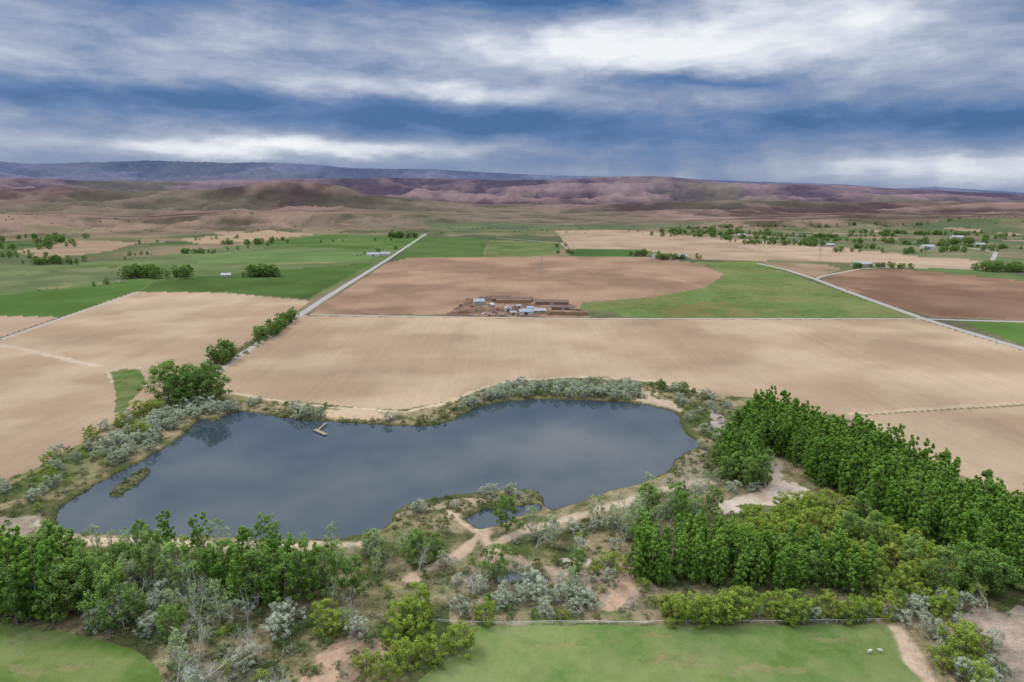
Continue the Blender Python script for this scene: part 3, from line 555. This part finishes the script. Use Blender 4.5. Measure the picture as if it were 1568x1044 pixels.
def pickup(u,v,rot,mt):
    prof=[(-2.7,.5),(-2.7,1.15),(-.7,1.15),(-.6,1.85),(.6,1.85),(1.15,1.2),(2.5,1.1),(2.7,.9),(2.7,.5)]; V=[];Fc=[];MI=[]; n=len(prof)
    for s in(-.95,.95): V+=[(x,s,z) for x,z in prof]
    Fc+= [tuple(range(n)),tuple(range(2*n-1,n-1,-1))]; MI+=[0,0]
    for i in range(n): j=(i+1)%n; Fc.append((i,i+n,j+n,j)); MI.append(1 if i in(2,4) else 0)
    for s in(-.97,.97): boxv(V,Fc,MI,(-.5,s-.01,1.25),(.65,s+.01,1.75),1)
    boxv(V,Fc,MI,(-2.5,-.8,1.16),(-.8,.8,1.18),2)
    for wx_ in(-1.7,1.7):
        for s in(-.85,.85): tube_v=[];tf=[]; tube(tube_v,tf,[(wx_,s-.13,.4),(wx_,s+.13,.4)],[.4,.4],12); k_=len(V); V+=tube_v; Fc+=[tuple(k_+i for i in f_) for f_ in tf]+[tuple(range(k_,k_+12)),tuple(range(k_+23,k_+11,-1))]; MI+=[2]*(len(tf)+2)
    ob=addmesh("pickup_truck",V,Fc,[mt,glass,tyre],MI); x,y=G(u,v); ob.location=(x,y,0.02); ob.rotation_euler=(0,0,rot)
for i,(u,v) in enumerate([(742,481),(757,479),(715,477),(768,483),(845,477),(722,470),(1030,400),(730,475),(748,484),(722,483),(705,468),(762,474)]): pickup(u,v,random.uniform(0,6),paints[i%3])
# lattice pylons
def pylon(u,v,H):
    V=[];Fc=[]; 
    lv=[(0,3),(H*.3,2.2),(H*.55,1.4),(H*.75,.9),(H,.5)]
    for i in range(4):
        z0,a=lv[i]; z1,b=lv[i+1]; c0=[(a,a),(-a,a),(-a,-a),(a,-a)]; c1=[(b,b),(-b,b),(-b,-b),(b,-b)]
        for k_ in range(4):
            p0=c0[k_]+(z0,); p1=c1[k_]+(z1,); p2=c1[(k_+1)%4]+(z1,); tube(V,Fc,[p0,p1],[.14,.14],4); tube(V,Fc,[p0,p2],[.08,.08],4); tube(V,Fc,[p1,p2],[.07,.07],4)
    for z in(H*.75,H*.87,H): tube(V,Fc,[(-5,0,z),(5,0,z)],[.12,.12],4); tube(V,Fc,[(-5,0,z),(0,0,z+1.5)],[.07,.07],4); tube(V,Fc,[(5,0,z),(0,0,z+1.5)],[.07,.07],4)
    ob=addmesh("transmission_tower",V,Fc,[rgray]); x,y=G(u,v); ob.location=(x,y,0)
pylon(829,420,27); pylon(745,383,30); pylon(1255,400,28)
# utility poles
for i in range(9):
    u0,v0=G(1270,440),G(1700,590); tq=i/8; x=u0[0]+(v0[0]-u0[0])*tq; y=u0[1]+(v0[1]-u0[1])*tq; V=[];Fc=[]
    tube(V,Fc,[(0,0,-.3),(0,0,10)],[.16,.11],6); tube(V,Fc,[(-1.1,0,9.3),(1.1,0,9.3)],[.07,.07],4)
    ob=addmesh("utility_pole",V,Fc,[bark]); ob.location=(x,y,0)
# fence
def fence(name,pts,h=1.25,gap=3.0,mat=fpaint,r=.05,rl=.03):
    p=P(pts); V=[];Fc=[]
    for i in range(len(p)-1):
        n=max(1,int(np.linalg.norm(p[i+1]-p[i])/gap)); prev=None
        for k_ in range(n+1):
            q=p[i]+(p[i+1]-p[i])*k_/n; z=hz(q[0],q[1]); tube(V,Fc,[(q[0],q[1],z-.2),(q[0],q[1],z+h)],[r,r],5)
            if prev is not None:
                for hh_ in(.6,1.05): tube(V,Fc,[(prev[0],prev[1],prev[2]+hh_),(q[0],q[1],z+hh_)],[rl if hh_>1 else rl*.4]*2,4)
            prev=(q[0],q[1],z)
    addmesh(name,V,Fc,[mat])
fence("white_rail_fence",[(618,953),(760,957),(1000,955.5),(1200,954),(1378,951)],h=1.1,rl=.05)
fence("wire_fence",[(1378,951),(1392,985),(1420,1030),(1470,1090)],mat=wood,r=.05,rl=.015)
# dock
V=[];Fc=[];MI=[]
for i in range(18): boxv(V,Fc,MI,(i*.62,-1.1,.5),(i*.62+.55,1.1,.58),0)
for x in range(0,11,3):
    for s in(-1,1): tube(V,Fc,[(x,s,-1.5),(x,s,1.0)],[.12,.12],6)
MI+= [0]*(len(Fc)-len(MI))
ob=addmesh("wooden_dock",V,Fc,[wood],MI); x,y=G(482,656); x2,y2=G(506,667); ob.location=(x,y,WZ); ob.rotation_euler=(0,0,math.atan2(y2-y,x2-x)); 
V=[];Fc=[];MI=[]
for i in range(20): boxv(V,Fc,MI,(i*.62,-.5,.42),(i*.62+.55,.5,.49),0)
ob=addmesh("dock_walkway",V,Fc,[wood],MI); x,y=G(486,657); x2,y2=G(503,643); ob.location=(x,y,WZ); ob.rotation_euler=(0,0,math.atan2(y2-y,x2-x))
# sheep
wool=simple("sheep_wool",(0.62,0.58,0.50),1,.1,6)
def sheep(u,v,rot):
    vs=[(0,0,.75),(.38,0,.78),(-.38,0,.76),(.58,0,.92),(.74,0,1.02),(.94,0,.92),(.38,.15,.5),(.40,.15,.27),(.39,.15,.02),(.38,-.15,.5),(.36,-.15,.27),(.38,-.15,.02),(-.38,.15,.5),(-.47,.15,.28),(-.43,.15,.02),(-.38,-.15,.5),(-.47,-.15,.28),(-.43,-.15,.02),(-.6,0,.72)]
    ed=[(0,1),(0,2),(1,3),(3,4),(4,5),(1,6),(6,7),(7,8),(1,9),(9,10),(10,11),(2,12),(12,13),(13,14),(2,15),(15,16),(16,17),(2,18)]
    rd=[.31,.28,.29,.17,.14,.07]+[.10,.05,.045]*4+[.06]
    me=bpy.data.meshes.new("sheep"); me.from_pydata(vs,ed,[]); me.materials.append(wool); ob=bpy.data.objects.new("sheep",me); scene.collection.objects.link(ob)
    sk=ob.modifiers.new("Skin",'SKIN'); lay=me.skin_vertices[0] if me.skin_vertices else None
    if lay is None:
        bpy.context.view_layer.objects.active=ob; ob.select_set(True); bpy.ops.mesh.customdata_skin_add(); lay=me.skin_vertices[0]
    for i,r in enumerate(rd): lay.data[i].radius=(r,r); 
    lay.data[0].use_root=True; ob.modifiers.new("Subdivision",'SUBSURF').levels=1; x,y=G(u,v); ob.location=(x,y,hz(x,y)); ob.rotation_euler=(0,0,rot)
sheep(1331,1000,.2); sheep(1348,998,2.9)
# ---------- sky ----------
wd=bpy.data.worlds.new("World"); scene.world=wd; wd.use_nodes=True; wd.node_tree.nodes.clear(); t=NT(wd.node_tree)
try: wd.cycles.sampling_method='MANUAL'; wd.cycles.sample_map_resolution=256
except Exception as ex: print(ex)
SEL,SAZ=math.radians(48),math.radians(-60)
sky=t.new('ShaderNodeTexSky',sky_type='NISHITA'); sky.sun_disc=False; sky.sun_elevation=SEL; sky.sun_rotation=SAZ
b1=t.new('ShaderNodeBackground'); t.l.new(sky.outputs[0],b1.inputs[0]); b1.inputs[1].default_value=0.1
dirv=t.new('ShaderNodeTexCoord').outputs['Generated']; sp=t.new('ShaderNodeSeparateXYZ'); t.l.new(dirv,sp.inputs[0]); dx,dy,dz=sp.outputs
el0=t.M('MULTIPLY',t.M('ARCSINE',dz),57.2958); az0=t.M('MULTIPLY',t.M('ARCTAN2',dx,dy),57.2958)
def comb(a,b,c=0.0):
    n=t.new('ShaderNodeCombineXYZ'); t.set(n.inputs[0],a); t.set(n.inputs[1],b); t.set(n.inputs[2],c); return n.outputs[0]
wA=t.noise(comb(t.M('DIVIDE',az0,10),t.M('DIVIDE',el0,3.4),1.7),1,6,0.6,0.15); wB=t.noise(comb(t.M('DIVIDE',az0,9),t.M('DIVIDE',el0,4),7.7),1,3,0.6,0.1)
el=t.M('ADD',el0,t.M('MULTIPLY',t.M('SUBTRACT',wA,0.5),3.4)); az=t.M('ADD',az0,t.M('MULTIPLY',t.M('SUBTRACT',wB,0.5),16))
acc=0.40
for (A,E,sa_,se_,am) in [(7,11.0,11,1.8,.62),(22,12.0,8,2.6,.46),(-8,8.2,10,.9,.40),(-24,14.4,18,1.4,-.26),(2,15.0,11,1.0,-.50),(-22,10.6,13,1.2,.24),(-24,6.7,18,1.1,-.40),(1,5.7,14,1.0,-.38),(29,5.0,16,1.2,-.44),(-18,3.6,16,.65,.50),(32,1.9,11,.9,.42),(5,2.9,13,1.1,-.14),(33,8.8,10,1.5,.24),(-34,8.8,7,.8,.22),(13,8.6,6,.5,-.34),(5,20.5,6,1.8,.45)]:
    gx_=t.M('MULTIPLY',t.M('SUBTRACT',az,A),1/sa_); gy_=t.M('MULTIPLY',t.M('SUBTRACT',el,E),1/se_)
    g=t.M('EXPONENT',t.M('MULTIPLY',t.M('MULTIPLY_ADD',gx_,gx_,t.M('MULTIPLY',gy_,gy_)),-1.0))
    acc=t.M('MULTIPLY_ADD',g,am,acc)
nz2=t.noise(comb(t.M('DIVIDE',az0,8),t.M('DIVIDE',el0,2.4),3.3),1,8,0.58,0.2); nz3=t.noise(comb(t.M('DIVIDE',az0,3.0),t.M('DIVIDE',el0,0.9),9.3),1,3,0.60,0.3)
fade=t.MR(el0,1,6,0.35,1.0)
acc=t.M('ADD',acc,t.M('MULTIPLY',t.M('ADD',t.MR(nz3,0.25,0.75,-0.07,0.07),t.MR(nz2,0.25,0.75,-0.22,0.22)),fade))
rain=t.M('MULTIPLY',t.MR(t.noise(comb(t.M('ADD',t.M('DIVIDE',az0,2.6),t.M('MULTIPLY',el0,0.12)),t.M('DIVIDE',el0,9),5.0),1,1,0.6),0.3,0.7,-.07,.07),t.M('MULTIPLY',t.MR(el0,1,5.5,1,0,True),t.MR(az0,-5,12,0,1,True)))
acc=t.M('ADD',acc,rain)
acc=t.M('ADD',acc,t.MR(el0,14.5,24,0,0.40,True))
cr=t.new('ShaderNodeValToRGB'); t.l.new(acc,cr.inputs[0]); e=cr.color_ramp.elements; e[0].position=0.0; e[0].color=(0.058,0.140,0.325,1); e[1].position=1.0; e[1].color=(0.92,0.93,0.95,1)
for p_,c_ in((0.18,(0.11,0.205,0.41,1)),(0.38,(0.225,0.295,0.455,1)),(0.58,(0.40,0.455,0.59,1)),(0.80,(0.68,0.72,0.81,1))):
    x_=e.new(p_); x_.color=c_
b2=t.new('ShaderNodeBackground'); t.l.new(cr.outputs[0],b2.inputs[0]); t.l.new(t.MR(el0,18,55,1.0,2.3,True),b2.inputs[1])
mx=t.new('ShaderNodeMixShader'); mx.inputs[0].default_value=0.94; t.l.new(b1.outputs[0],mx.inputs[1]); t.l.new(b2.outputs[0],mx.inputs[2]); ow=t.new('ShaderNodeOutputWorld'); t.l.new(mx.outputs[0],ow.inputs[0])
sl=bpy.data.lights.new("sun",'SUN'); sl.energy=1.7; sl.angle=math.radians(14); sl.color=(1,.95,.87); so=bpy.data.objects.new("sun",sl); scene.collection.objects.link(so)
sd=Vector((math.sin(SAZ)*math.cos(SEL),math.cos(SAZ)*math.cos(SEL),math.sin(SEL))); so.rotation_euler=sd.to_track_quat('Z','Y').to_euler()
# ---------- camera ----------
cd=bpy.data.cameras.new("camera"); cd.sensor_width=36; cd.lens=F/1568*36; cd.clip_end=80000; cd.clip_start=1
co=bpy.data.objects.new("camera",cd); scene.collection.objects.link(co); co.location=(0,0,HC); co.rotation_euler=(math.radians(90)-PT,0,0); scene.camera=co
